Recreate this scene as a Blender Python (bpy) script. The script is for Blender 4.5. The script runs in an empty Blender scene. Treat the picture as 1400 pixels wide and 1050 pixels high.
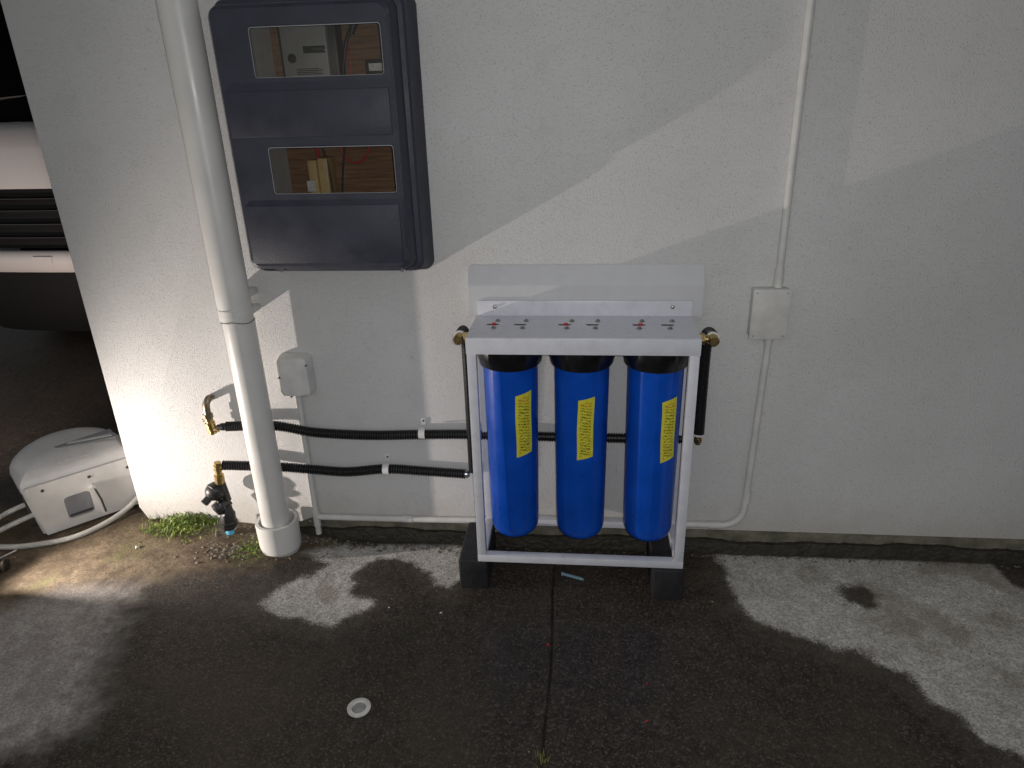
import bpy, bmesh, math, random
import numpy as np
from mathutils import Vector, Matrix

random.seed(7)
rng = np.random.default_rng(7)
S = bpy.context.scene
C = S.collection
PI = math.pi

# ------------------------------------------------------------------ camera
F_PX, CXP, CYP = 960.0, 700.0, 525.0
def cam_basis():
    d = np.array([68.0, 2265.0, F_PX]); d /= np.linalg.norm(d)
    r = np.array([d[1], -d[0], 0.0]); r /= np.linalg.norm(r)
    fw = np.cross(r, d)
    if fw[2] < 0: fw = -fw
    a = math.radians(-6.15)
    return np.array([r*math.cos(a) + fw*math.sin(a), -r*math.sin(a) + fw*math.cos(a), -d])
RM = cam_basis()
CAM = np.array([0.0, -2.05, 1.40])
cd = bpy.data.cameras.new('camera'); cam = bpy.data.objects.new('camera', cd); C.objects.link(cam)
cd.sensor_width = 36; cd.lens = F_PX/1400*36; cd.clip_start = 0.05; cd.clip_end = 500
m3 = Matrix(((RM[0][0], -RM[0][1], -RM[0][2]), (RM[1][0], -RM[1][1], -RM[1][2]), (RM[2][0], -RM[2][1], -RM[2][2])))
cam.matrix_world = Matrix.Translation(CAM.tolist()) @ m3.to_4x4()
S.camera = cam
FWD = Vector((RM[0][2], RM[1][2], RM[2][2]))

# ------------------------------------------------------------------ world: night sky
w = bpy.data.worlds.new('World'); S.world = w; w.use_nodes = True
nt = w.node_tree; bg = nt.nodes['Background']
sky = nt.nodes.new('ShaderNodeTexSky'); sky.sky_type = 'NISHITA'; sky.sun_disc = False
sky.sun_elevation = math.radians(35); sky.sun_rotation = math.radians(200)
hsv = nt.nodes.new('ShaderNodeHueSaturation'); hsv.inputs['Saturation'].default_value = 0.22
nt.links.new(sky.outputs[0], hsv.inputs['Color']); nt.links.new(hsv.outputs[0], bg.inputs[0]); bg.inputs[1].default_value = 0.034

# ------------------------------------------------------------------ lamps of the place: phone flash and work light, plus an added beam for the van
LAMP = Vector((-2.01, -0.42, 0.175))
def spot(name, loc, aim, watts, size, blend, radius, col):
    l = bpy.data.lights.new(name, 'SPOT'); o = bpy.data.objects.new(name, l); C.objects.link(o)
    o.location = loc; o.rotation_euler = Vector(aim).to_track_quat('-Z', 'Y').to_euler()
    l.energy = watts; l.spot_size = math.radians(size); l.spot_blend = blend
    l.shadow_soft_size = radius; l.color = col
    return o
spot('flash_light', (0.028, -2.04, 1.415), FWD + Vector((0.0, 0, -0.02)), 46, 168, 1.0, 0.006, (1.0, 0.99, 0.985))
spot('work_light_beam', LAMP, (1.0, 0.10, 0.12), 80, 122, 1.0, 0.008, (1.0, 0.885, 0.80))
spot('added_van_beam', LAMP + Vector((-.075, .098, .026)), (-1.30, 2.1, .26), 112, 58, 1.0, 0.012, (1.0, 0.80, 0.68))  # extra beam added only to brighten the van

S.view_settings.view_transform = 'Standard'; S.view_settings.look = 'None'
S.view_settings.exposure = 0.0; S.view_settings.gamma = 1.0; S.view_settings.use_curve_mapping = False
S.render.engine = 'CYCLES'

# ------------------------------------------------------------------ pixel helpers (direction only; the depth comes from the plane touched)
def ray(x, y): return RM @ np.array([(x-CXP)/F_PX, (y-CYP)/F_PX, 1.0])
def on_wall(x, y, off=0.0):
    r = ray(x, y); return Vector((CAM + r*((2.05-off)/r[1])).tolist())
def sstep(a, b, x):
    t = np.clip((x-a)/(b-a), 0, 1); return t*t*(3-2*t)
def gz(x, y=0.0):
    return -0.030 - 0.065*sstep(-1.30, -0.72, x)
def on_ground(x, y):
    r = ray(x, y); z = -0.06
    for _ in range(6):
        p = CAM + r*((z-CAM[2])/r[2]); z = float(gz(p[0], p[1]))
    return Vector((p[0], p[1], z))

# ------------------------------------------------------------------ materials
MATS = {}
def mat(name, col, rough=0.5, metal=0.0, var=0.0, vscale=12.0, bump=0.0, bscale=80.0, col2=None, coat=0.0, spec=0.5, detail=4.0, rvar=0.0, trans=0.0):
    m = bpy.data.materials.new(name); m.use_nodes = True; MATS[name] = m
    n = m.node_tree.nodes; L = m.node_tree.links; p = n['Principled BSDF']
    p.inputs['Base Color'].default_value = (*col, 1); p.inputs['Roughness'].default_value = rough
    p.inputs['Metallic'].default_value = metal; p.inputs['Specular IOR Level'].default_value = spec
    if coat: p.inputs['Coat Weight'].default_value = coat; p.inputs['Coat Roughness'].default_value = 0.08
    tc = n.new('ShaderNodeTexCoord')
    if var or col2 or rvar:
        no = n.new('ShaderNodeTexNoise'); no.inputs['Scale'].default_value = vscale; no.inputs['Detail'].default_value = detail
        L.new(tc.outputs['Object'], no.inputs['Vector'])
        cr = n.new('ShaderNodeValToRGB'); cr.color_ramp.elements[0].position = 0.32; cr.color_ramp.elements[1].position = 0.68
        c2 = col2 if col2 else tuple(min(1, c*(1+var)) for c in col)
        c1 = col if col2 else tuple(c*(1-var) for c in col)
        cr.color_ramp.elements[0].color = (*c1, 1); cr.color_ramp.elements[1].color = (*c2, 1)
        L.new(no.outputs['Fac'], cr.inputs['Fac']); L.new(cr.outputs['Color'], p.inputs['Base Color'])
        if rvar:
            mr = n.new('ShaderNodeMapRange'); mr.inputs[1].default_value = .3; mr.inputs[2].default_value = .7
            mr.inputs[3].default_value = max(.02, rough-rvar); mr.inputs[4].default_value = min(1, rough+rvar)
            L.new(no.outputs['Fac'], mr.inputs[0]); L.new(mr.outputs[0], p.inputs['Roughness'])
    if bump:
        nb = n.new('ShaderNodeTexNoise'); nb.inputs['Scale'].default_value = bscale; nb.inputs['Detail'].default_value = 3
        L.new(tc.outputs['Object'], nb.inputs['Vector'])
        bp = n.new('ShaderNodeBump'); bp.inputs['Strength'].default_value = 1.0; bp.inputs['Distance'].default_value = bump
        L.new(nb.outputs['Fac'], bp.inputs['Height']); L.new(bp.outputs['Normal'], p.inputs['Normal'])
    return m

def node_math(nt, op, a, b=None, clamp=False):
    m = nt.nodes.new('ShaderNodeMath'); m.operation = op; m.use_clamp = clamp
    for i, v in enumerate((a, b)):
        if v is None: continue
        if isinstance(v, (int, float)): m.inputs[i].default_value = v
        else: nt.links.new(v, m.inputs[i])
    return m.outputs[0]
def node_mix(nt, fac, a, b):
    m = nt.nodes.new('ShaderNodeMix'); m.data_type = 'RGBA'
    if isinstance(fac, (int, float)): m.inputs[0].default_value = fac
    else: nt.links.new(fac, m.inputs[0])
    for i, v in ((6, a), (7, b)):
        if isinstance(v, tuple): m.inputs[i].default_value = (*v, 1)
        else: nt.links.new(v, m.inputs[i])
    return m.outputs[2]
def node_noise(nt, vec, scale, detail=3.0, rough=0.5):
    n = nt.nodes.new('ShaderNodeTexNoise'); n.inputs['Scale'].default_value = scale
    n.inputs['Detail'].default_value = detail; n.inputs['Roughness'].default_value = rough
    nt.links.new(vec, n.inputs['Vector']); return n.outputs['Fac']
def node_range(nt, v, a, b, c=0.0, d=1.0, smooth=True):
    m = nt.nodes.new('ShaderNodeMapRange'); m.interpolation_type = 'SMOOTHSTEP' if smooth else 'LINEAR'
    nt.links.new(v, m.inputs[0])
    for i, x in enumerate((a, b, c, d)): m.inputs[i+1].default_value = x
    return m.outputs[0]

def plaster_material():
    m = bpy.data.materials.new('painted_plaster'); m.use_nodes = True; MATS['plaster'] = m
    t = m.node_tree; p = t.nodes['Principled BSDF']
    tc = t.nodes.new('ShaderNodeTexCoord'); V = tc.outputs['Object']
    geo = t.nodes.new('ShaderNodeNewGeometry')
    sep = t.nodes.new('ShaderNodeSeparateXYZ'); t.links.new(geo.outputs['Position'], sep.inputs[0])
    big = node_noise(t, V, 1.7, 4); mid = node_noise(t, V, 14, 4)
    c = node_mix(t, node_range(t, big, .3, .7), (.60, .597, .588), (.675, .674, .670))
    c = node_mix(t, node_math(t, 'MULTIPLY', node_range(t, mid, .52, .72), .18), c, (.52, .515, .50))
    # splash-back grime with its own ragged outline along the foot of the wall
    hz = node_math(t, 'ADD', sep.outputs[2], node_math(t, 'MULTIPLY', node_math(t, 'SUBTRACT', mid, .5), .16))
    dirt = node_range(t, hz, .16, -.02)
    c = node_mix(t, node_math(t, 'MULTIPLY', dirt, .38), c, (.40, .36, .29))
    st = node_noise(t, V, 55, 2)
    c = node_mix(t, node_math(t, 'MULTIPLY', node_range(t, st, .70, .76), .35), c, (.33, .31, .27))
    t.links.new(c, p.inputs['Base Color']); p.inputs['Roughness'].default_value = .72; p.inputs['Specular IOR Level'].default_value = .3
    n1 = node_noise(t, V, 240, 3, .75); n2 = node_noise(t, V, 90, 2, .5); n3 = node_noise(t, V, 7, 2)
    vo = t.nodes.new('ShaderNodeTexVoronoi'); vo.inputs['Scale'].default_value = 170; t.links.new(V, vo.inputs['Vector'])
    h = node_math(t, 'ADD', node_math(t, 'MULTIPLY', n1, .0034), node_math(t, 'MULTIPLY', n2, .0009))
    h = node_math(t, 'ADD', h, node_math(t, 'MULTIPLY', n3, .0015))
    h = node_math(t, 'ADD', h, node_math(t, 'MULTIPLY', node_range(t, vo.outputs['Distance'], .02, .26), .0021))
    b = t.nodes.new('ShaderNodeBump'); b.inputs['Distance'].default_value = 1.0; b.inputs['Strength'].default_value = .85
    t.links.new(h, b.inputs['Height']); t.links.new(b.outputs['Normal'], p.inputs['Normal'])
    return m

def ground_material():
    m = bpy.data.materials.new('wet_and_dry_concrete'); m.use_nodes = True; MATS['ground'] = m
    t = m.node_tree; p = t.nodes['Principled BSDF']
    tc = t.nodes.new('ShaderNodeTexCoord'); V = tc.outputs['Object']
    def attr(n):
        a = t.nodes.new('ShaderNodeAttribute'); a.attribute_name = n; return a.outputs['Fac']
    wob = node_math(t, 'ADD', node_math(t, 'MULTIPLY', node_math(t, 'SUBTRACT', node_noise(t, V, 11, 6, .65), .5), .085),
                    node_math(t, 'MULTIPLY', node_math(t, 'SUBTRACT', node_noise(t, V, 60, 3), .5), .022))
    dry = node_range(t, node_math(t, 'ADD', attr('dry'), node_math(t, 'ADD', wob, node_math(t, 'MULTIPLY', node_math(t, 'SUBTRACT', node_noise(t, V, 190, 2), .5), .050))), -.008, .022)
    soil_dimmed = node_range(t, node_math(t, 'ADD', attr('soil_dimmed'), node_math(t, 'MULTIPLY', wob, 1.6)), -.06, .06)
    agg = t.nodes.new('ShaderNodeTexVoronoi'); agg.inputs['Scale'].default_value = 210; t.links.new(V, agg.inputs['Vector'])
    sepc = t.nodes.new('ShaderNodeSeparateColor'); t.links.new(agg.outputs['Color'], sepc.inputs[0])
    stone = sepc.outputs[0]
    fine = node_noise(t, V, 330, 2, .7); mid = node_noise(t, V, 22, 5, .6); big = node_noise(t, V, 3.2, 4)
    moss = node_noise(t, V, 5.5, 5, .65)
    d = node_mix(t, node_range(t, mid, .3, .7), (.54, .52, .475), (.70, .68, .64))
    d = node_mix(t, node_math(t, 'MULTIPLY', node_range(t, stone, .0, 1.0), .62), d, (.20, .19, .17))
    d = node_mix(t, node_math(t, 'MULTIPLY', node_range(t, fine, .60, .74), .7), d, (.74, .72, .69))
    d = node_mix(t, node_math(t, 'MULTIPLY', node_range(t, fine, .42, .30), .7), d, (.16, .15, .13))
    stn = node_noise(t, V, 4.3, 5, .65)
    d = node_mix(t, node_math(t, 'MULTIPLY', node_range(t, stn, .50, .66), .55), d, (.20, .165, .12))
    wt = node_mix(t, node_range(t, mid, .3, .7), (.022, .0175, .0135), (.042, .0335, .0255))
    wt = node_mix(t, node_math(t, 'MULTIPLY', node_range(t, stone, .3, 1.0), .8), wt, (.085, .070, .055))
    wt = node_mix(t, node_math(t, 'MULTIPLY', node_range(t, stone, .88, .97), .7), wt, (.125, .108, .09))
    wt = node_mix(t, node_math(t, 'MULTIPLY', node_range(t, moss, .56, .72), .55), wt, (.026, .032, .012))
    damp = node_math(t, 'MULTIPLY', node_range(t, big, .48, .68), .30)
    wt = node_mix(t, damp, wt, (.088, .070, .052))
    wt = node_mix(t, node_math(t, 'MULTIPLY', node_range(t, fine, .50, .68), .5), wt, (.010, .008, .006))
    dm = node_range(t, node_math(t, 'ADD', attr('damp'), node_math(t, 'MULTIPLY', wob, 2.2)), -.10, .08)
    dcol = node_mix(t, node_range(t, mid, .3, .7), (.44, .41, .385), (.62, .585, .555))
    dcol = node_mix(t, node_math(t, 'MULTIPLY', stone, .6), dcol, (.16, .145, .135))
    wt = node_mix(t, node_math(t, 'MULTIPLY', dm, .85), wt, dcol)
    halo = node_range(t, node_math(t, 'ADD', attr('dry'), node_math(t, 'MULTIPLY', wob, 2.0)), -.10, .01)
    wt = node_mix(t, node_math(t, 'MULTIPLY', halo, .30), wt, (.14, .122, .102))
    c = node_mix(t, dry, wt, d)
    s = node_mix(t, node_range(t, mid, .3, .7), (.085, .060, .036), (.19, .145, .095))
    s = node_mix(t, node_math(t, 'MULTIPLY', node_range(t, stone, .2, 1.0), .5), s, (.055, .042, .028))
    s = node_mix(t, node_math(t, 'MULTIPLY', node_range(t, fine, .62, .75), .5), s, (.36, .31, .24))
    s = node_mix(t, node_math(t, 'MULTIPLY', node_range(t, moss, .55, .68), .5), s, (.075, .085, .022))
    c = node_mix(t, soil_dimmed, c, s)
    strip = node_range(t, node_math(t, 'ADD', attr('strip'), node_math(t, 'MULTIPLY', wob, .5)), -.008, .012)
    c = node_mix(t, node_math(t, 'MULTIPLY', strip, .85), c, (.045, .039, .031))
    c = node_mix(t, node_math(t, 'MULTIPLY', attr('joint'), .72), c, (.008, .007, .006))
    t.links.new(c, p.inputs['Base Color'])
    drier = node_math(t, 'MAXIMUM', node_math(t, 'MAXIMUM', dry, soil_dimmed), dm)
    t.links.new(node_range(t, drier, 0, 1, .50, .88), p.inputs['Roughness'])
    pud = node_range(t, node_math(t, 'ADD', attr('film'), node_math(t, 'MULTIPLY', node_math(t, 'SUBTRACT', node_noise(t, V, 13, 4, .6), .5), .9)), -.15, .30)
    film = node_math(t, 'MULTIPLY', node_math(t, 'SUBTRACT', 1.0, drier), pud)
    t.links.new(node_math(t, 'MULTIPLY', film, .5), p.inputs['Coat Weight'])
    p.inputs['Coat Roughness'].default_value = .10; p.inputs['Coat IOR'].default_value = 1.33
    p.inputs['Specular IOR Level'].default_value = .35
    h = node_math(t, 'ADD', node_math(t, 'MULTIPLY', fine, .0016), node_math(t, 'MULTIPLY', stone, .0010))
    h = node_math(t, 'ADD', h, node_math(t, 'MULTIPLY', mid, .006))
    b = t.nodes.new('ShaderNodeBump'); b.inputs['Distance'].default_value = 1.0; b.inputs['Strength'].default_value = .8
    t.links.new(h, b.inputs['Height']); t.links.new(b.outputs['Normal'], p.inputs['Normal'])
    b2 = t.nodes.new('ShaderNodeBump'); b2.inputs['Distance'].default_value = 1.0; b2.inputs['Strength'].default_value = .12
    t.links.new(h, b2.inputs['Height']); t.links.new(b2.outputs['Normal'], p.inputs['Coat Normal'])
    return m

def glass_material(name, tint=(1, 1, 1), spec=0.06):
    m = bpy.data.materials.new(name); m.use_nodes = True; MATS[name] = m
    t = m.node_tree; t.nodes.remove(t.nodes['Principled BSDF']); out = t.nodes['Material Output']
    tr = t.nodes.new('ShaderNodeBsdfTransparent'); tr.inputs[0].default_value = (*tint, 1)
    gl = t.nodes.new('ShaderNodeBsdfGlossy'); gl.inputs['Roughness'].default_value = .06
    fr = t.nodes.new('ShaderNodeFresnel'); fr.inputs[0].default_value = 1.3
    mx = t.nodes.new('ShaderNodeMixShader')
    t.links.new(fr.outputs[0], mx.inputs[0]); t.links.new(tr.outputs[0], mx.inputs[1]); t.links.new(gl.outputs[0], mx.inputs[2])
    t.links.new(mx.outputs[0], out.inputs[0]); return m

def sticker_material():
    m = bpy.data.materials.new('yellow_sticker'); m.use_nodes = True; MATS['sticker'] = m
    t = m.node_tree; p = t.nodes['Principled BSDF']
    uv = t.nodes.new('ShaderNodeUVMap'); sep = t.nodes.new('ShaderNodeSeparateXYZ'); t.links.new(uv.outputs[0], sep.inputs[0])
    u, v = sep.outputs[0], sep.outputs[1]
    sk = node_math(t, 'ADD', node_math(t, 'MULTIPLY', v, 21.0), node_math(t, 'ADD', node_math(t, 'MULTIPLY', u, 2.2), node_math(t, 'MULTIPLY', node_noise(t, uv.outputs[0], 14.0, 2), 1.6)))
    row = node_math(t, 'FRACT', sk)
    line = node_math(t, 'MULTIPLY', node_math(t, 'GREATER_THAN', row, .34), node_math(t, 'LESS_THAN', row, .76))
    mp = t.nodes.new('ShaderNodeMapping'); mp.inputs['Scale'].default_value = (8, 44, 1); t.links.new(uv.outputs[0], mp.inputs[0])
    word = node_math(t, 'GREATER_THAN', node_noise(t, mp.outputs[0], 1.0, 2), .45)
    ins = node_math(t, 'MULTIPLY', node_math(t, 'GREATER_THAN', u, .16), node_math(t, 'LESS_THAN', u, .84))
    ins = node_math(t, 'MULTIPLY', ins, node_math(t, 'MULTIPLY', node_math(t, 'GREATER_THAN', v, .05), node_math(t, 'LESS_THAN', v, .94)))
    ink = node_math(t, 'MULTIPLY', node_math(t, 'MULTIPLY', line, word), ins)
    head = node_math(t, 'GREATER_THAN', v, .86)
    inkc = node_mix(t, head, (.045, .05, .02), (.35, .05, .02))
    base = node_mix(t, node_range(t, node_noise(t, mp.outputs[0], .3, 2), .3, .7), (.62, .56, .03), (.70, .66, .06))
    t.links.new(node_mix(t, node_math(t, 'MULTIPLY', ink, .85), base, inkc), p.inputs['Base Color'])
    p.inputs['Roughness'].default_value = .4
    return m

def ply_material():
    m = bpy.data.materials.new('brown_plywood'); m.use_nodes = True; MATS['ply'] = m
    t = m.node_tree; p = t.nodes['Principled BSDF']
    tc = t.nodes.new('ShaderNodeTexCoord'); mp = t.nodes.new('ShaderNodeMapping'); mp.inputs['Scale'].default_value = (4, 4, 60)
    t.links.new(tc.outputs['Object'], mp.inputs[0])
    g = node_noise(t, mp.outputs[0], 2.0, 5, .7)
    t.links.new(node_mix(t, node_range(t, g, .3, .7), (.13, .068, .036), (.25, .145, .080)), p.inputs['Base Color'])
    p.inputs['Roughness'].default_value = .8
    return m

plaster_material(); ground_material(); glass_material('clear_pane', (.90, .90, .89)); sticker_material(); ply_material()
mat('footing_wet', (.028, .025, .020), .55, col2=(.055, .048, .036), vscale=26, bump=.008, bscale=70, detail=6)
mat('foundation', (.21, .195, .145), .9, var=0, col2=(.10, .094, .070), vscale=16, bump=.006, bscale=60, detail=6)
mat('pvc', (.66, .655, .63), .38, var=.05, vscale=9, bump=.0006, bscale=25, rvar=.08)
mat('pvc_old', (.60, .595, .57), .5, var=.09, vscale=20, bump=.0008, bscale=70)
mat('navy', (.026, .030, .047), .55, var=.18, vscale=14, bump=.0006, bscale=220, rvar=.1)
mat('cabinet_white', (.52, .51, .50), .6, var=.06, vscale=30)
mat('meter_grey', (.26, .26, .25), .5, var=.08, vscale=30)
mat('meter_black', (.02, .02, .02), .45, var=.2)
mat('lcd', (.035, .04, .035), .2)
mat('label_white', (.55, .55, .54), .6, var=.2, vscale=160)
mat('tan', (.50, .37, .17), .5, var=.08, vscale=40)
mat('cable_red', (.42, .03, .04), .45)
mat('cable_black', (.012, .012, .012), .5)
mat('frame_paint', (.62, .63, .68), .33, var=.05, vscale=30, bump=.0003, bscale=90, rvar=.09)
mat('board_paint', (.56, .565, .58), .45, var=.03, vscale=18, bump=.0005, bscale=60)
mat('blue_plastic', (.002, .066, .43), .34, var=.16, vscale=11, bump=.0005, bscale=40, rvar=.10, detail=8, spec=.36)
mat('cap_black', (.007, .007, .008), .32, var=.3, vscale=30, rvar=.08)
mat('hose_black', (.010, .010, .011), .42, var=.3, vscale=60)
mat('rubber', (.013, .013, .016), .75, var=.3, vscale=40, bump=.0015, bscale=120)
mat('brass', (.46, .34, .15), .32, metal=1.0, var=.25, vscale=90, bump=.0006, bscale=300)
mat('bronze', (.20, .17, .12), .45, metal=.9, var=.4, vscale=90)
mat('steel', (.55, .55, .55), .28, metal=1.0, var=.2, vscale=120)
mat('zinc', (.33, .32, .30), .38, metal=1.0, var=.35, vscale=200)
mat('red_button', (.50, .02, .035), .35)
mat('valve_black', (.018, .018, .020), .42, var=.3, vscale=60)
mat('blue_pipe', (.11, .42, .66), .45, var=.1, vscale=50)
mat('clip_white', (.70, .70, .69), .45)
mat('reel_white', (.70, .685, .665), .42, var=.07, vscale=16, bump=.0004, bscale=60)
mat('reel_grey', (.28, .29, .31), .45, var=.08, vscale=20)
mat('reel_dark', (.055, .055, .058), .5)
mat('hose_white', (.58, .57, .53), .45, var=.08, vscale=40)
mat('leaf', (.075, .14, .016), .55, col2=(.22, .28, .045), vscale=30)
mat('leaf_dry', (.20, .17, .055), .7, col2=(.10, .13, .03), vscale=30)
mat('stone', (.12, .10, .075), .9, col2=(.20, .18, .15), vscale=25, bump=.002, bscale=150)
mat('shell_white', (.62, .61, .58), .6, var=.1, vscale=60)
mat('van_white', (.62, .60, .60), .22, var=.03, vscale=3, coat=.5)
mat('van_black', (.005, .005, .0055), .6)
mat('van_trim', (.012, .012, .013), .22)
mat('van_glass', (.006, .006, .007), .08)
mat('slat_chrome', (.30, .25, .22), .30, metal=1.0)
mat('tyre', (.016, .016, .016), .85)
mat('rim', (.35, .35, .36), .35, metal=.9)
mat('lens', (.5, .5, .5), .1, coat=.5)
mat('lamp_yellow', (.45, .28, .02), .5)
mat('plug_blue', (.18, .30, .36), .45)
mat('drain_grey', (.30, .30, .28), .6, var=.15, vscale=60)
em = bpy.data.materials.new('lamp_lens'); em.use_nodes = True; MATS['lamp_lens'] = em
em.node_tree.nodes['Principled BSDF'].inputs['Emission Color'].default_value = (1, .85, .7, 1)
em.node_tree.nodes['Principled BSDF'].inputs['Emission Strength'].default_value = 2.0

# ------------------------------------------------------------------ object helpers
BASE = {}
def thing(name, label, cat, loc, group=None):
    o = bpy.data.objects.new(name, None); C.objects.link(o); o.empty_display_size = .05
    o.location = loc; o['label'] = label; o['category'] = cat
    if group: o['group'] = group
    BASE[o.name] = Vector(loc); return o
def obj(name, bm, m, parent=None, base=None, smooth=35, label=None, cat=None, group=None, kind=None):
    """link a bmesh built in world coordinates as ONE mesh object"""
    b = BASE[parent.name] if parent else Vector(base if base else (0, 0, 0))
    bm.transform(Matrix.Translation(-b))
    bmesh.ops.recalc_face_normals(bm, faces=bm.faces[:])
    me = bpy.data.meshes.new(name); bm.to_mesh(me); bm.free()
    me.materials.append(MATS[m])
    if smooth:
        me.polygons.foreach_set('use_smooth', [True]*len(me.polygons)); me.set_sharp_from_angle(angle=math.radians(smooth))
    o = bpy.data.objects.new(name, me); C.objects.link(o)
    if parent: o.parent = parent
    else: o.location = b
    BASE[o.name] = b
    if label: o['label'] = label
    if cat: o['category'] = cat
    if group: o['group'] = group
    if kind: o['kind'] = kind
    return o
def BM(): return bmesh.new()
def box(bm, x0, x1, y0, y1, z0, z1, bev=0.0, seg=2):
    M = Matrix.Translation(((x0+x1)/2, (y0+y1)/2, (z0+z1)/2)) @ Matrix.Diagonal((x1-x0, y1-y0, z1-z0, 1))
    g = bmesh.ops.create_cube(bm, size=1, matrix=M)
    if bev:
        es = list({e for v in g['verts'] for e in v.link_edges})
        bmesh.ops.bevel(bm, geom=es, offset=bev, segments=seg, profile=.5, affect='EDGES')
    return bm
def frame_of(t):
    t = t.normalized(); a = Vector((0, 0, 1)) if abs(t.z) < .9 else Vector((1, 0, 0))
    u = t.cross(a).normalized(); return u, t.cross(u).normalized()
def sweep(bm, pts, rad, n=16, cap=True):
    pts = [Vector(p) for p in pts]; N = len(pts)
    T = [(pts[min(i+1, N-1)] - pts[max(i-1, 0)]).normalized() for i in range(N)]
    u, v = frame_of(T[0]); rings = []
    for i in range(N):
        if i:
            q = T[i-1].rotation_difference(T[i]); u = q @ u; v = q @ v
        r = rad(i) if callable(rad) else (rad[i] if hasattr(rad, '__len__') else rad)
        rings.append([bm.verts.new(pts[i] + (u*math.cos(2*PI*k/n) + v*math.sin(2*PI*k/n))*r) for k in range(n)])
    for a, b in zip(rings, rings[1:]):
        for k in range(n): bm.faces.new((a[k], a[(k+1) % n], b[(k+1) % n], b[k]))
    if cap: bm.faces.new(rings[0][::-1]); bm.faces.new(rings[-1])
    return bm
def cyl(bm, a, b, r, n=20, r2=None): return sweep(bm, [a, b], [r, r if r2 is None else r2], n)
def lathe(bm, a, axis, prof, n=32, wob=None):
    """prof: list of (distance along axis, radius)"""
    a = Vector(a); t = Vector(axis).normalized(); u, v = frame_of(t); rings = []
    for d, r in prof:
        rings.append([bm.verts.new(a + t*d + (u*math.cos(2*PI*k/n) + v*math.sin(2*PI*k/n))*(r*(wob(k) if wob else 1))) for k in range(n)])
    for p, q in zip(rings, rings[1:]):
        for k in range(n): bm.faces.new((p[k], p[(k+1) % n], q[(k+1) % n], q[k]))
    bm.faces.new(rings[0][::-1]); bm.faces.new(rings[-1]); return bm
def spline(ctrl, step):
    P = [Vector(c) for c in ctrl]; P = [P[0]*2-P[1]] + P + [P[-1]*2-P[-2]]; out = []
    for i in range(1, len(P)-2):
        n = max(2, int((P[i+1]-P[i]).length/step))
        for k in range(n):
            t = k/n
            out.append(.5*((2*P[i]) + (P[i+1]-P[i-1])*t + (2*P[i-1]-5*P[i]+4*P[i+1]-P[i+2])*t*t + (3*P[i]-P[i-1]-3*P[i+1]+P[i+2])*t**3))
    out.append(P[-2]); return out
def corrugated(bm, ctrl, r, pitch=.0082, n=14):
    pts = spline(ctrl, pitch/4)
    # even spacing
    acc = [0.0]
    for a, b in zip(pts, pts[1:]): acc.append(acc[-1]+(b-a).length)
    L = acc[-1]; m = int(L/(pitch/4)); res = []; j = 0
    for k in range(m+1):
        s = L*k/m
        while j < len(acc)-2 and acc[j+1] < s: j += 1
        f = (s-acc[j])/max(1e-9, acc[j+1]-acc[j]); res.append(pts[j].lerp(pts[j+1], min(1, f)))
    pat = (r*1.03, r*1.03, r*.82, r*.82)
    return sweep(bm, res, lambda i: pat[i % 4], n)
def rrect(x0, x1, z0, z1, r, n=6):
    out = []
    for cx, cz, a in ((x1-r, z1-r, 0), (x0+r, z1-r, 90), (x0+r, z0+r, 180), (x1-r, z0+r, 270)):
        for k in range(n+1):
            t = math.radians(a + 90*k/n); out.append((cx+r*math.cos(t), cz+r*math.sin(t)))
    return out
def holed_plate(bm, outer, holes, to3, thick):
    """flat plate with holes; to3 maps (a, b, depth) to a world point"""
    edges = []; vs0 = set(bm.verts)
    for loop in [outer] + holes:
        vv = [bm.verts.new(to3(a, b, 0)) for a, b in loop]
        edges += [bm.edges.new((vv[i], vv[(i+1) % len(vv)])) for i in range(len(vv))]
    g = bmesh.ops.triangle_fill(bm, use_beauty=True, use_dissolve=False, edges=edges)
    fs = [f for f in g['geom'] if isinstance(f, bmesh.types.BMFace)]
    ex = bmesh.ops.extrude_face_region(bm, geom=fs)
    d = Vector(to3(0, 0, thick)) - Vector(to3(0, 0, 0))
    bmesh.ops.translate(bm, vec=d, verts=[v for v in ex['geom'] if isinstance(v, bmesh.types.BMVert)])
    return bm
def XZ(y): return lambda a, b, d: (a, y + d, b)      # plate facing -y, thickness grows into +y

# ------------------------------------------------------------------ ground
def axis(dense0, dense1, step, far):
    a = list(np.arange(dense0, dense1 + 1e-6, step)); s = step; x = dense0; lo = []
    while x > -far: s *= 1.6; x -= s; lo.append(x)
    s = step; x = a[-1]; hi = []
    while x < far: s *= 1.6; x += s; hi.append(x)
    return np.array(lo[::-1] + a + hi)
def poly_sdf(P, X, Y):
    """signed distance, positive inside"""
    d = np.full(X.shape, 1e9); ins = np.zeros(X.shape, bool)
    for (ax, ay), (bx, by) in zip(P, P[1:] + P[:1]):
        ex, ey = bx-ax, by-ay; t = np.clip(((X-ax)*ex + (Y-ay)*ey)/(ex*ex+ey*ey+1e-12), 0, 1)
        d = np.minimum(d, np.hypot(X-ax-t*ex, Y-ay-t*ey))
        c = ((ay > Y) != (by > Y)) & (X < (bx-ax)*(Y-ay)/(by-ay+1e-12) + ax); ins ^= c
    return np.where(ins, d, -d)
def gp(pts): return [tuple(on_ground(*p)[:2]) for p in pts]
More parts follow.
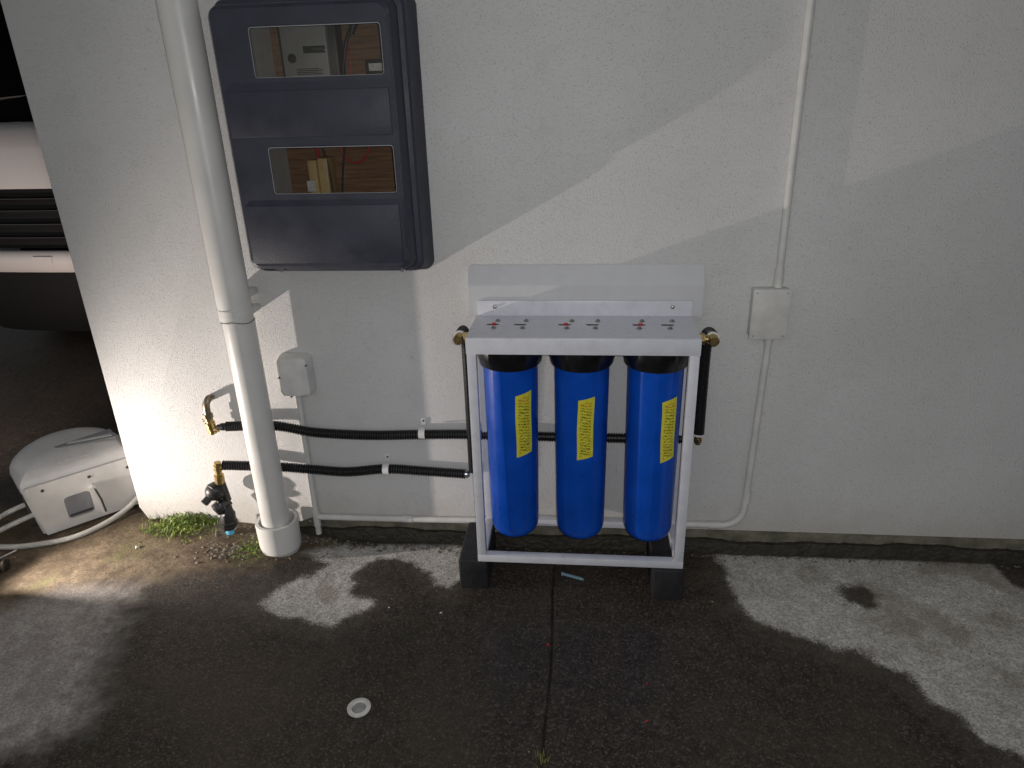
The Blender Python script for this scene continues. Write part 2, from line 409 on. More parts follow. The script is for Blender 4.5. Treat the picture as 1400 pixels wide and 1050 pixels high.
def build_ground():
    xs = np.unique(np.concatenate([axis(-2.7, 2.0, .016, 80.0), np.arange(-.104, -.056, .0022)])); ys = axis(-1.5, 0.4, .016, 80.0)
    X, Y = np.meshgrid(xs, ys); Z = gz(X, Y)
    # saw-cut control joint running out from the wall: a narrow groove
    jx = -0.080 + 0.004*np.sin(Y*9)
    Z = Z - .007*np.exp(-((X-jx)/.0034)**2)*(Y > -3)*(Y < -.05)
    nx, ny = len(xs), len(ys)
    me = bpy.data.meshes.new('ground')
    idx = np.arange(nx*ny).reshape(ny, nx)
    faces = np.stack([idx[:-1, :-1], idx[:-1, 1:], idx[1:, 1:], idx[1:, :-1]], -1).reshape(-1, 4)
    me.from_pydata(np.stack([X, Y, Z], -1).reshape(-1, 3).tolist(), [], faces.tolist())
    right = gp([(968, 756), (985, 775), (997, 800), (1008, 828), (1040, 850), (1070, 868), (1100, 875), (1150, 892), (1182, 896), (1228, 920), (1255, 940), (1272, 958), (1305, 976), (1335, 1004), (1352, 1022), (1420, 1046), (1600, 1060), (1600, 900), (1420, 812), (1384, 800), (1368, 778), (1356, 768)])
    rwet = gp([(1149, 812), (1160, 803), (1182, 804), (1197, 815), (1196, 834), (1176, 830), (1156, 822)])
    midp = gp([(352, 826), (372, 806), (402, 792), (432, 782), (446, 771), (420, 762), (396, 752), (440, 747), (520, 744), (630, 738), (640, 760), (632, 792), (612, 803), (596, 799), (585, 782), (560, 768), (525, 764), (500, 772), (482, 785), (486, 798), (476, 812), (520, 818), (512, 828), (482, 846), (456, 858), (428, 853), (396, 847), (372, 838)])
    left = gp([(-400, 780), (60, 790), (168, 806), (160, 830), (140, 880), (118, 940), (92, 985), (30, 1020), (-300, 1060)])
    dry = np.maximum.reduce([poly_sdf(right, X, Y), poly_sdf(midp, X, Y)])
    dry = np.minimum(dry, -poly_sdf(rwet, X, Y))
    damp = poly_sdf(left, X, Y)
    dry = np.where((X > 2.2) | (Y < -1.7) | (Y > .6), np.minimum(dry, -.03), dry)
    soil_dimmed = poly_sdf([(-2.2, .02), (-0.86, .02), (-0.93, -.10), (-1.0, -.20), (-1.25, -.30), (-1.60, -.40), (-1.75, -.50), (-2.3, -.56)], X, Y)  # real soil, stretched near the lamp so darker colour tames its bright patch
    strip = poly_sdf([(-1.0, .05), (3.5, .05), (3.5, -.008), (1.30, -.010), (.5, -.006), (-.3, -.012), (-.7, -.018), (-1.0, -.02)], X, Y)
    film = .55 - np.hypot((X-.06)/.75, (Y+.50)/.55)
    for n, v in (('dry', dry), ('soil_dimmed', soil_dimmed), ('strip', strip), ('film', film), ('damp', damp), ('joint', np.exp(-((X-jx)/.0036)**2)*(.75+.25*np.sin(Y*31))*(Y > -3)*(Y < -.02))):
        a = me.attributes.new(n, 'FLOAT', 'POINT'); a.data.foreach_set('value', np.clip(v, -5, 5).astype(np.float32).ravel())
    me.materials.append(MATS['ground']); me.polygons.foreach_set('use_smooth', [True]*len(me.polygons))
    o = bpy.data.objects.new('ground', me); C.objects.link(o); o['kind'] = 'structure'
build_ground()

# ------------------------------------------------------------------ house wall
XL = -1.612
CAV = (-.918, -.492, 1.00, 1.60)          # opening for the meter cabinet
hw = thing('house_wall', 'off-white rough plastered house wall standing behind the filter stand', 'wall', (1.0, 0.0, -.12))
bm = BM()
holed_plate(bm, [(XL+.030, -.032), (XL, .028), (XL, 2.75), (4.2, 2.75), (4.2, 0.0), (-.95, 0.0), (-1.0, -.02), (-1.2, -.045)],
            [[(CAV[0], CAV[2]), (CAV[1], CAV[2]), (CAV[1], CAV[3]), (CAV[0], CAV[3])]], XZ(0.0), .24)
es = [e for e in bm.edges if all(abs(v.co.x-XL) < .001 for v in e.verts) and e.verts[0].co.y < .01 and e.verts[1].co.y < .01]
bmesh.ops.bevel(bm, geom=es, offset=.010, segments=3, profile=.5, affect='EDGES')
obj('plaster_face', bm, 'plaster', hw, smooth=25)
bm = BM(); box(bm, XL+.002, XL+.24, .241, 6.0, -.06, 2.75); obj('side_return', bm, 'plaster', hw, smooth=0)
# foundation nib: pale dry upper course and a wet mossy footing below it
def ragged_bar(y_of, z_top, z_bot, yback):
    bm = BM(); prev = None
    for x in np.linspace(-1.55, 4.2, 420):
        yf = y_of(x); zt = z_top(x); zb = z_bot(x)
        col = [bm.verts.new((x, yf+.003*random.random(), zt)), bm.verts.new((x, yf-.003+.006*random.random(), (zt*2+zb)/3)), bm.verts.new((x, yf-.002+.006*random.random(), (zt+zb*2)/3)),
               bm.verts.new((x, yf+.004*random.random(), zb)), bm.verts.new((x, yback, zb)), bm.verts.new((x, yback, zt))]
        if prev:
            for k in range(6): bm.faces.new((prev[k], prev[(k+1) % 6], col[(k+1) % 6], col[k]))
        prev = col
    return bm
def wob1(x): return .004*math.sin(x*7.3) + .003*math.sin(x*17.1+1) + .002*math.sin(x*41+2)
obj('foundation', ragged_bar(lambda x: .010+.4*wob1(x), lambda x: .02, lambda x: -.058+wob1(x), .2), 'foundation', hw, smooth=50)
obj('wet_footing', ragged_bar(lambda x: -.004+.8*wob1(x), lambda x: -.047+.8*wob1(x)+.003*random.random(), lambda x: -.17, .19), 'footing_wet', hw, smooth=50)

# ------------------------------------------------------------------ downpipe
PX, PY = -1.040, -0.100
dp = thing('downpipe', 'thick white round downpipe running down the wall to the ground', 'downpipe', (PX, PY, -.06))
bm = BM(); sweep(bm, [(PX-.004, PY, z) for z in np.linspace(.775, 2.7, 12)], .0495, 40)
obj('upper_pipe', bm, 'pvc', dp)
bm = BM(); lathe(bm, (PX, PY, -.05), (0, 0, 1), [(0, .0475), (.82, .0475), (.823, .044), (.83, .044)], 40)
obj('lower_pipe', bm, 'pvc', dp)
bm = BM(); lathe(bm, (PX, PY+.004, -.075), (0, 0, 1), [(0, .064), (.018, .066), (.022, .0695), (.118, .0715), (.126, .070), (.126, .060), (.06, .056), (.06, .02)], 40)
obj('base_socket', bm, 'pvc', dp)
br = BM(); lathe(br, (PX-.002, PY, .790), (0, 0, 1), [(0, .0506), (.0, .0522), (.020, .0522), (.020, .0506)], 40)
brk = obj('pipe_bracket', br, 'pvc_old', dp)
for z in (.785, .838):
    a = BM(); box(a, PX-.030, PX+.030, -.062, -.001, z-.010, z+.010, .003); obj('bracket_arm', a, 'pvc_old', brk)
bm = BM(); sweep(bm, [(PX + .0500*math.cos(t), PY + .0500*math.sin(t), .772+.004*math.sin(3*t)) for t in np.linspace(PI*.98, 2.05*PI, 30)], .0011, 6)
obj('joint_gap', bm, 'cable_black', dp)

# ------------------------------------------------------------------ meter box
mb = thing('meter_box', 'dark navy wall meter box with two window openings', 'meter box', (-.70, 0, .90))
X0, X1, Z0, Z1 = -.955, -.443, .902, 1.632
bm = BM(); secs = [(-.001, 0, .030), (-.012, 0, .030), (-.028, .004, .030), (-.100, .007, .030), (-.108, .011, .030), (-.112, .020, .028), (-.148, .024, .028), (-.158, .028, .027), (-.163, .036, .024)]
prev = None; loops = []
for y, i, r in secs:
    z0 = Z0 + i + (.012 if y < -.09 else 0)
    loops.append([bm.verts.new((a, y, b)) for a, b in rrect(X0+i*.6, X1-i*1.25, z0, Z1-i, r, 6)])
for a, b in zip(loops, loops[1:]):
    for k in range(len(a)): bm.faces.new((a[k], a[(k+1) % len(a)], b[(k+1) % len(a)], b[k]))
obj('box_body', bm, 'navy', mb, smooth=28)
FYY = -.163; I = .036
def fw(px): p = on_wall(*px, off=-FYY); return p.x, p.z
w1 = [fw(p) for p in ((352, 107), (526, 101), (518, 27.4), (337, 41))]
w2 = [fw(p) for p in ((378, 266), (543, 262), (537, 198), (365, 203))]
def rect_of(w): return (sum(w[i][0] for i in (0, 3))/2, sum(w[i][0] for i in (1, 2))/2, sum(w[i][1] for i in (0, 1))/2, sum(w[i][1] for i in (2, 3))/2)
R1, R2 = rect_of(w1), rect_of(w2)
face = rrect(X0+I*.6, X1-I*1.25, Z0+I+.012, Z1-I, .024, 6)
bm = BM(); holed_plate(bm, face, [rrect(*R1, .008, 3), rrect(*R2, .008, 3)], XZ(FYY), .004)
fc = obj('cover', bm, 'navy', mb, smooth=28)
fx0, fx1 = X0+I*.6+.006, X1-I*1.25-.006
zl = [fw(p)[1] for p in ((440, 122), (450, 186), (460, 280))]
for a, b in ((zl[1], zl[0]), (Z0+I+.020, zl[2])):
    bm = BM(); box(bm, fx0, fx1, FYY-.0045, FYY-.0003, a, b, .0022); obj('raised_panel', bm, 'navy', fc)
for r in (R1, R2):
    bm = BM(); holed_plate(bm, rrect(r[0]-.0006, r[1]+.0006, r[2]-.0004, r[3]+.0010, .008, 3), [rrect(r[0]+.0008, r[1]-.0006, r[2]+.0005, r[3]-.0009, .007, 3)], XZ(FYY-.0008), .0006)
    obj('sealant_bead', bm, 'reel_grey', fc)
    bm = BM(); box(bm, r[0]-.004, r[1]+.004, FYY+.0046, FYY+.0076, r[2]-.004, r[3]+.004); obj('pane', bm, 'clear_pane', fc, smooth=0)
for x in (-.868, -.512):
    bm = BM(); lathe(bm, (x, -.106, .9270), (0, -1, 0), [(0, .006), (.010, .006), (.013, .004)], 12); obj('screw', bm, 'steel', mb)
bm = BM(); box(bm, fx1+.010, fx1+.0145, -.1635, -.158, 1.0, 1.57, .001); obj('hinge_strip', bm, 'navy', mb)
# cabinet inside the wall
cx0, cx1, cz0, cz1 = CAV; yb = .150
bm = BM()
box(bm, cx0+.002, cx0+.008, -.03, yb, cz0+.002, cz1-.002); box(bm, cx1-.008, cx1-.002, -.03, yb, cz0+.002, cz1-.002)
box(bm, cx0+.009, cx1-.009, .0, yb, cz0+.002, cz0+.008); box(bm, cx0+.009, cx1-.009, .0, yb, cz1-.008, cz1-.002)
obj('cabinet_lining', bm, 'cabinet_white', mb, smooth=0)
bm = BM(); box(bm, cx0+.009, cx1-.009, yb-.014, yb-.001, cz0+.009, cz1-.009); obj('backboard', bm, 'ply', mb, smooth=0)
YB = yb-.015
def iw(x, y, yy): p = on_wall(x, y, off=-yy); return p
# electricity meter
mt = thing('electricity_meter', 'grey electricity meter with dark display seen through the upper opening', 'meter', (-.78, YB, 1.42))
ym = .055
p = iw(388, 107, ym); q = iw(449, 38, ym)
mx0, mx1, mz0, mz1 = p.x, q.x-.006, p.z-.03, q.z+.02
bm = BM(); box(bm, mx0+.004, mx1-.004, ym, YB-.001, mz0, mz1, .006); obj('meter_case', bm, 'meter_grey', mt)
bm = BM(); box(bm, mx0-.008, mx1+.018, ym+.018, YB-.0015, mz0-.01, mz1+.008, .004); obj('meter_frame', bm, 'meter_black', mt)
p = iw(415, 73, ym); q = iw(444, 62, ym)
bm = BM(); box(bm, p.x, q.x, ym-.002, ym+.004, p.z, q.z, .001); obj('display', bm, 'lcd', mt)
p = iw(398, 80, ym); bm = BM(); lathe(bm, (p.x+.003, ym+.002, p.z), (0, -1, 0), [(0, .0125), (.004, .0125), (.0042, .0095), (.003, .009), (.003, .002)], 20); obj('seal_ring', bm, 'meter_black', mt)
p = iw(405, 104, ym); q = iw(442, 92, ym)
bm = BM(); box(bm, p.x, q.x, ym-.001, ym+.003, p.z, q.z); lb = obj('rating_label', bm, 'meter_grey', mt, smooth=0)
for k in range(4):
    bm = BM(); zz = p.z + (q.z-p.z)*(.15+.22*k); box(bm, p.x+.004, q.x-(.004+.010*(k % 2)), ym-.0018, ym-.0003, zz, zz+.0022); obj('print_line', bm, 'meter_black', lb, smooth=0)
def cable(name, pts, yy, r, m, label, sleeve=None):
    P = [tuple(iw(x, y, yy+dy)) for x, y, dy in pts]
    bm = BM(); sweep(bm, spline(P, .006), r, 10)
    return obj(name, bm, m, base=P[-1], label=label, cat='cable')
cb = cable('black_cable', [(494, 10, .02), (484, 30, 0), (474, 55, 0), (470, 85, 0), (467, 125, .01)], .085, .0052, 'cable_black', 'thick black cable curving down beside the electricity meter')
bm = BM(); a = iw(488, 20, .085); b = iw(480, 46, .085); cyl(bm, a, b, .0125, 12, .009); obj('cable_gland', bm, 'meter_black', cb)
cable('red_cable', [(475, 60, .02), (477, 75, 0), (479, 90, 0), (480, 125, 0)], .115, .0018, 'cable_red', 'thin red wire hanging right of the thick black cable')
sw = thing('isolator_switch', 'small black isolator switch with white label in upper opening', 'switch', (-.55, YB, 1.43))
p = iw(501, 109, .09); q = iw(531, 80, .09)
bm = BM(); box(bm, p.x, q.x, .09, YB-.001, p.z, q.z, .004); obj('switch_case', bm, 'meter_black', sw)
p = iw(505, 97, .09); q = iw(526, 86, .09)
bm = BM(); box(bm, p.x, q.x, .0882, .0897, p.z, q.z); obj('white_label', bm, 'label_white', sw, smooth=0)
tb = thing('fuse_holder', 'tan plastic fuse holder with a small label in the lower opening', 'fuse', (-.80, YB, 1.08))
p = iw(423, 275, .05); q = iw(431, 219, .05)
bm = BM(); box(bm, iw(419, 219, .05).x, q.x, .05, .085, p.z-.01, q.z, .003); obj('fuse_carrier', bm, 'tan', tb)
bm = BM(); box(bm, q.x+.0005, q.x+.030, .062, YB-.001, p.z-.01, q.z+.004, .003); obj('fuse_base', bm, 'tan', tb)
p = iw(421, 262, .049); q = iw(431, 247, .049)
bm = BM(); box(bm, p.x+.001, q.x-.001, .0482, .0498, p.z, q.z); obj('fuse_label', bm, 'label_white', tb, smooth=0)
cable('red_cable', [(432, 188, .0), (434, 205, 0), (437, 224, .01)], .095, .0048, 'cable_red', 'thick red cable entering the top of the fuse holder')
cable('black_cable', [(436, 186, 0), (442, 205, 0), (450, 232, 0), (457, 275, 0)], .07, .0028, 'cable_black', 'black cable slanting down right beside the fuse holder')
cable('black_cable', [(472, 186, 0), (471, 205, 0), (469, 232, 0), (468, 275, 0)], .10, .0026, 'cable_black', 'straight black cable hanging in the middle of the lower opening')
cable('red_cable', [(462, 188, 0), (468, 207, 0), (476, 218, 0), (488, 223, 0), (499, 217, 0), (504, 203, 0), (505, 186, 0)], .11, .0030, 'cable_red', 'red cable looping down in the lower opening')

# ------------------------------------------------------------------ conduit, boxes and wall clips
cv = thing('cable_entry_cover', 'rounded white plastic cable entry cover beside the downpipe', 'cover', (-.92, 0, .49))
bm = BM(); ys = [(-.001, 0.0), (-.012, 0.0), (-.042, .004), (-.052, .014)]; loops = []
for y, i in ys: loops.append([bm.verts.new((a, y, b)) for a, b in rrect(-.975+i, -.868-i*1.6, .490+i*.5, .628-i*1.3, .016, 5)])
for a, b in zip(loops, loops[1:]):
    for k in range(len(a)): bm.faces.new((a[k], a[(k+1) % len(a)], b[(k+1) % len(a)], b[k]))
bm.faces.new(loops[-1]); obj('cover_shell', bm, 'pvc_old', cv, smooth=40)
for x, z in ((-.966, .56), (-.874, .60), (-.935, .494)):
    bm = BM(); lathe(bm, (x, -.040, z), (0, -1, 0), [(0, .0028), (.014 if x < -.9 else .008, .0028)], 8); obj('screw', bm, 'reel_dark', cv)
sc = thing('conduit', 'thin white conduit dropping from the rounded cable entry cover', 'conduit', (-.932, -.011, -.06))
bm = BM(); cyl(bm, (-.930, -.010, .492), (-.934, -.011, .012), .0092, 16); obj('conduit_tube', bm, 'pvc_old', sc)
bm = BM(); lathe(bm, (-.934, -.012, .034), (0, 0, -1), [(0, .0125), (.06, .0128), (.063, .0105), (.095, .0105)], 16); obj('tee_fitting', bm, 'pvc_old', sc)
hc = thing('conduit', 'long white conduit along the wall foot rising to the junction box', 'conduit', (.5, -.012, 0))
bm = BM()
path = [(-.925, -.0135, .010), (-.6, -.013, .012), (-.2, -.012, .018), (.2, -.012, .025), (.47, -.012, .026)]
arc = [(.47+.07*math.sin(t), -.012, .096-.07*math.cos(t)) for t in np.linspace(.15, PI/2, 10)]
sweep(bm, spline(path, .03)+[Vector(a) for a in arc]+[Vector((.545, -.012, .30)), Vector((.549, -.012, .50)), Vector((.553, -.012, .700))], .0108, 16)
obj('conduit_tube', bm, 'pvc_old', hc)
for a, b in (((.43, -.012, .026), (.47, -.012, .0262)), ((.543, -.012, .12), (.544, -.012, .16)), ((.552, -.012, .675), (.5525, -.012, .705)), ((-.62, -.0125, .012), (-.585, -.0125, .012))):
    bm = BM(); cyl(bm, a, b, .0128, 16); obj('coupling', bm, 'pvc_old', hc)
uc = thing('conduit', 'straight white conduit running up the wall from the junction box', 'conduit', (.555, -.012, .85))
bm = BM(); cyl(bm, (.560, -.012, .846), (.549, -.012, 2.7), .0108, 16); obj('conduit_tube', bm, 'pvc_old', uc)
bm = BM(); cyl(bm, (.560, -.012, .846), (.5595, -.012, .900), .0130, 16); obj('coupling', bm, 'pvc_old', uc)
jb = thing('junction_box', 'square pale plastic junction box fixed on the wall conduit', 'junction box', (.54, 0, .70))
bm = BM(); box(bm, .489, .590, -.040, -.0005, .700, .845, .004); obj('box_base', bm, 'pvc_old', jb)
bm = BM(); box(bm, .486, .593, -.047, -.0405, .697, .848, .003); ld = obj('box_lid', bm, 'pvc_old', jb)
for x, z in ((.497, .708), (.582, .708), (.497, .837), (.582, .837)):
    bm = BM(); lathe(bm, (x, -.0465, z), (0, -1, 0), [(0, .0026), (.001, .0024)], 8); obj('screw', bm, 'reel_grey', ld)

# ------------------------------------------------------------------ mounting board with sloped top
bd = BM(); X0b, X1b = -.342, .350
prof = [(-.001, .760), (-.030, .760), (-.030, .856), (-.001, .912)]
for s, e in ((0, 1),):
    A = [bd.verts.new((X0b, y, z)) for y, z in prof]; B = [bd.verts.new((X1b, y, z)) for y, z in prof]
    bd.faces.new(A[::-1]); bd.faces.new(B)
    for k in range(4): bd.faces.new((A[k], A[(k+1) % 4], B[(k+1) % 4], B[k]))
bmesh.ops.bevel(bd, geom=bd.edges[:], offset=.0015, segments=2, affect='EDGES')
obj('mounting_board', bd, 'board_paint', base=(0, 0, .76), smooth=12, label='pale painted mounting board with sloped top behind the filter stand', cat='board')

# ------------------------------------------------------------------ filter stand
fs = thing('filter_stand', 'white painted steel stand carrying three blue filter housings', 'stand', (0, -.13, .015))
ZP = .766; YF = -.240; FX0, FX1 = -.320, .317
slots, screws = [], []
for i, cx in enumerate((-.209, -.001, .210)):
    for dx, red in ((-.050, True), (.030, False)):
        slots.append((cx+dx, red, cx))
        for k, dy in enumerate((.036, -.030)): screws.append((cx+dx+(.016 if k == 0 else .004)+random.uniform(-.006, .006), -.125+dy))
def slot_loop(x, w=.013, h=.0095, y=-.122): return [(x+w*math.copysign(1, math.cos(t))*(.72)+h*math.cos(t), y+h*math.sin(t)) for t in np.linspace(.01, 2*PI-.2, 12)]
bm = BM(); holed_plate(bm, [(FX0, YF), (FX1, YF), (FX1+.003, -.034), (FX0+.003, -.034)], [slot_loop(s[0]) for s in slots], lambda a, b, d: (a, b, ZP-d), .0012)
obj('top_plate', bm, 'frame_paint', fs, smooth=0)
bm = BM(); box(bm, FX0-.001, FX1+.001, YF-.0035, YF+.0005, .718, ZP-.0004, .0012); obj('front_lip', bm, 'frame_paint', fs)
bm = BM(); box(bm, FX0+.006, FX1+.003, -.037, -.0315, ZP-.002, .812, .0015); fl = obj('rear_flange', bm, 'frame_paint', fs)
for x in (-.262, .262):
    bm = BM(); lathe(bm, (x, -.037, .793), (0, -1, 0), [(0, .0068), (.001, .0068), (.0012, .0046), (.006, .0044), (.0065, .003)], 6); obj('bolt', bm, 'zinc', fl)
for x, y in screws:
    bm = BM(); lathe(bm, (x, y, ZP-.0005), (0, 0, 1), [(0, .0088), (.0014, .0086), (.0016, .0052), (.0058, .0048), (.0062, .004)], 8); obj('plate_screw', bm, 'zinc', fs)
T = .026
for x0 in (FX0, FX1-T):
    for y0 in (YF, -.034):
        bm = BM(); box(bm, x0, x0+T, y0, y0+T, .0405, .7175 if y0 == YF else ZP-.004, .0018); obj('post', bm, 'frame_paint', fs)
    bm = BM(); box(bm, x0+.0005, x0+T-.0005, YF+T+.0005, -.0345, .0160, .0400, .0018); obj('side_bar', bm, 'frame_paint', fs)
for y0 in (YF, -.034):
    bm = BM(); box(bm, FX0-.0005, FX1+.0005, y0-.0005, y0+T, .0155, .0402, .0018); obj('cross_bar', bm, 'frame_paint', fs)

# three filter housings hanging from the stand
ORD = ['the end nearer the downpipe', 'the middle between the other two', 'the end nearer the junction box']
ST = [(13, 51, .376, .578, 0), (-8, 27, .373, .568, .01), (12, 47, .368, .566, -.02)]
CXS = (-.209, .000, .214)
for i, cx in enumerate(CXS):
    cy = -.128
    lab = ['blue filter housing at the stand end nearer the downpipe', 'blue filter housing hanging between the two other blue housings', 'blue filter housing at the stand end nearer the junction box'][i]
    fh = thing('filter_housing', lab, 'water filter', (cx, cy, .07), 'three blue filter housings on the stand')
    tw = random.uniform(0, 6)
    N = 96
    bm = BM(); lathe(bm, (cx, cy, .070), (0, 0, 1), [(.004, .020), (.0, .030), (.001, .050), (.006, .060), (.015, .0685), (.028, .0735), (.042, .0755), (.10, .0762), (.30, .0778), (.50, .0795), (.575, .0800), (.600, .0805)], N,
                     wob=lambda k: 1 + .011*max(0, math.cos(2*PI*k/N*12+tw))**8)
    su = obj('sump', bm, 'blue_plastic', fh, smooth=40)
    bm = BM(); lathe(bm, (cx, cy, .653), (0, 0, 1), [(0, .080), (.001, .087), (.006, .0905), (.020, .0925), (.024, .0955), (.060, .0965), (.066, .0955), (.068, .089), (.100, .087), (.1093, .080)], N,
                     wob=lambda k: 1 + .010*(math.cos(2*PI*k/N*12) > .7))
    obj('cap', bm, 'cap_black', fh, smooth=40)
    a0, a1, z0, z1, tilt = ST[i]
    bm = BM(); n = 10; uvl = bm.loops.layers.uv.new('UVMap'); vv = []
    for k in range(n+1):
        col = []
        for j in range(9):
            v = j/8; t = math.radians(a0 + (a1-a0)*k/n) + tilt*(v-.5)*3 + .012*math.sin(j*.9+i)
            zz = z0 + (z1-z0)*v + .010*(k/n-.3)
            rr = (.0762 + (zz-.17)/.4*.0033)*1.0075 + .0004
            col.append(bm.verts.new((cx + rr*math.sin(t), cy - rr*math.cos(t), zz)))
        vv.append(col)
    for k in range(n):
        for j in range(8):
            f = bm.faces.new((vv[k][j], vv[k+1][j], vv[k+1][j+1], vv[k][j+1]))
            for lp, (uu, v2) in zip(f.loops, ((k, j), (k+1, j), (k+1, j+1), (k, j+1))): lp[uvl].uv = (uu/n, v2/8)
    obj('warning_sticker', bm, 'sticker', su, smooth=60)
    bm = BM(); box(bm, cx-.070, cx+.070, cy-.062, cy+.062, .7628, .7642); obj('head_top', bm, 'cap_black', fh, smooth=0)
    for sx, red, c0 in slots:
        if c0 == (-.209, -.001, .210)[i] and red:
            bm = BM(); lathe(bm, (sx+.004, -.122, .7640), (0, 0, 1), [(0, .0062), (.0055, .0060), (.0064, .0048)], 14); obj('pressure_button', bm, 'red_button', fh)

# rubber blocks
g0 = -.095
for x0, x1, lab in ((-.384, -.292, 'black rubber block under the stand end nearer the downpipe'), (.228, .322, 'black rubber block under the stand end nearer the junction box')):
    bm = BM(); box(bm, x0, x1, -.252 if x0 > 0 else -.238, -.020, g0-.004, .0152, .007, 3)
    bmesh.ops.subdivide_edges(bm, edges=[e for e in bm.edges if e.calc_length() > .05], cuts=3)
    for v in bm.verts: v.co += Vector((random.uniform(-1, 1), random.uniform(-1, 1), 0))*.0007
    obj('rubber_block', bm, 'rubber', base=((x0+x1)/2, -.13, g0), label=lab, cat='block', group='rubber blocks under the stand')

# ------------------------------------------------------------------ hoses
def W(x, y, off): return on_wall(x, y, off)
uh = thing('corrugated_hose', 'black corrugated hose passing behind the blue housings, uppermost on the wall', 'hose', (-.4, -.035, .36))
bm = BM(); pts = [W(310, 583, .046), W(375, 582, .040), W(430, 591, .030), W(505, 595, .027), W(577, 594, .027), W(650, 594, .027), W(750, 597, .027), W(850, 599, .027), W(944, 600, .03)]
corrugated(bm, pts, .0165); obj('sleeve', bm, 'hose_black', uh)
bm = BM(); a = W(298, 584, .046); b = W(312, 583, .046); sweep(bm, [a, a.lerp(b, .3), a.lerp(b, .32), a.lerp(b, .6), a.lerp(b, .62), b], [.010, .010, .013, .013, .0105, .0105], 14); obj('crimp_collar', bm, 'valve_black', uh)
lh = thing('corrugated_hose', 'lower black corrugated hose ending at the left stand post', 'hose', (-.8, -.035, .22))
lh['label'] = 'black corrugated hose running low from the valve to the stand post'
bm = BM(); pts = [W(305, 636, .065), W(375, 638, .045), W(430, 642, .030), W(475, 645, .027), W(528, 641, .027), W(580, 644, .028), W(636, 648, .032)]
corrugated(bm, pts, .0165); obj('sleeve', bm, 'hose_black', lh)
bm = BM(); a = W(636, 648, .032); b = a + Vector((.016, 0, -.001)); sweep(bm, [a, a.lerp(b, .5), b], [.0135, .0135, .009], 14); obj('end_ferrule', bm, 'steel', lh)
bm = BM(); a = Vector((.360, -.052, .350)); 
vl = thing('corrugated_hose', 'vertical black corrugated hose behind the stand post nearer the downpipe', 'hose', (-.352, -.04, .23))
bm = BM(); corrugated(bm, [(-.352, -.145, .738), (-.353, -.115, .738), (-.354, -.075, .730), (-.354, -.050, .700), (-.354, -.040, .64), (-.354, -.036, .45), (-.355, -.034, .222)], .0155)
obj('sleeve', bm, 'hose_black', vl)
vr = thing('corrugated_hose', 'vertical black corrugated hose beside the stand end nearer the junction box', 'hose', (.36, -.06, .38))
bm = BM(); corrugated(bm, [(.362, -.150, .738), (.362, -.120, .738), (.361, -.085, .728), (.361, -.068, .695), (.361, -.062, .64), (.362, -.058, .50), (.364, -.052, .388)], .0175)
obj('sleeve', bm, 'hose_black', vr)
bm = BM(); sweep(bm, [(.364, -.052, .390), (.364, -.052, .384)], .0182, 16); obj('end_ring', bm, 'clip_white', vr)
bm = BM(); sweep(bm, [(.364, -.052, .384), (.364, -.051, .352)], .009, 12); lathe(bm, (.364, -.051, .372), (0, 0, -1), [(0, .0125), (.014, .0125)], 6); obj('brass_tail', bm, 'brass', vr)
for s, x0, xe, lab in ((-1, FX0, -.352, 'brass elbow fitting on the stand end nearer the downpipe'), (1, FX1, .362, 'brass elbow fitting on the stand end nearer the junction box')):
    el = thing('brass_elbow', lab, 'pipe fitting', (xe, -.15, .738), 'brass elbows at the stand ends')
    bm = BM(); a = Vector((x0-s*.02, -.160, .738)); b = Vector((xe+s*.004, -.160, .738)); sweep(bm, [a, b], .0115, 14); obj('nipple', bm, 'brass', el)
    bm = BM(); lathe(bm, (x0+s*.006, -.160, .738), (s, 0, 0), [(0, .0165), (.016, .0165)], 6); obj('hex_nut', bm, 'brass', el, smooth=20)
    bm = BM(); sweep(bm, [(xe, -.187, .738), (xe, -.182, .738), (xe, -.150, .738)], [.0125, .0150, .0150], 16); obj('elbow_body', bm, 'brass', el)
    bm = BM(); lathe(bm, (xe, -.150, .738), (0, 1, 0), [(-.006, .0160), (-.006, .0185), (.001, .0185), (.001, .0160)], 18); obj('white_collar', bm, 'clip_white', el)

# white saddle clips with a screw above
for (x, y, ox), lab in (((577.5, 592, 0), 'white pipe clip holding the black corrugated hose that passes behind the housings'), ((528.5, 641, 0), 'white pipe clip holding the low black corrugated hose')):
    c = W(x, y, .027); pc = thing('pipe_clip', lab, 'pipe clip', (c.x, 0, c.z), 'white clips on the black hoses')
    bm = BM(); n = 14; h = .0105; ring = []
    for sx in (-h, h):
        for r in (.0176, .0196):
            ring.append([bm.verts.new((c.x+sx, c.y - r*math.sin(t)*1.0, c.z - r*math.cos(t))) for t in np.linspace(-.35, PI+.35, n)])
    for k in range(n-1):
        for a, b in ((0, 1), (1, 3), (3, 2), (2, 0)): bm.faces.new((ring[a][k], ring[a][k+1], ring[b][k+1], ring[b][k]))
    for k in (0, n-1): bm.faces.new((ring[0][k], ring[1][k], ring[3][k], ring[2][k]))
    obj('saddle', bm, 'clip_white', pc, smooth=40)
    bm = BM(); box(bm, c.x-.008, c.x+.009, -.0045, -.0008, c.z+.017, c.z+.043, .0012); obj('tab', bm, 'clip_white', pc)
    bm = BM(); lathe(bm, (c.x+.001, -.0046, c.z+.034), (0, -1, 0), [(0, .0036), (.0018, .0034)], 10); obj('screw', bm, 'reel_dark', pc)

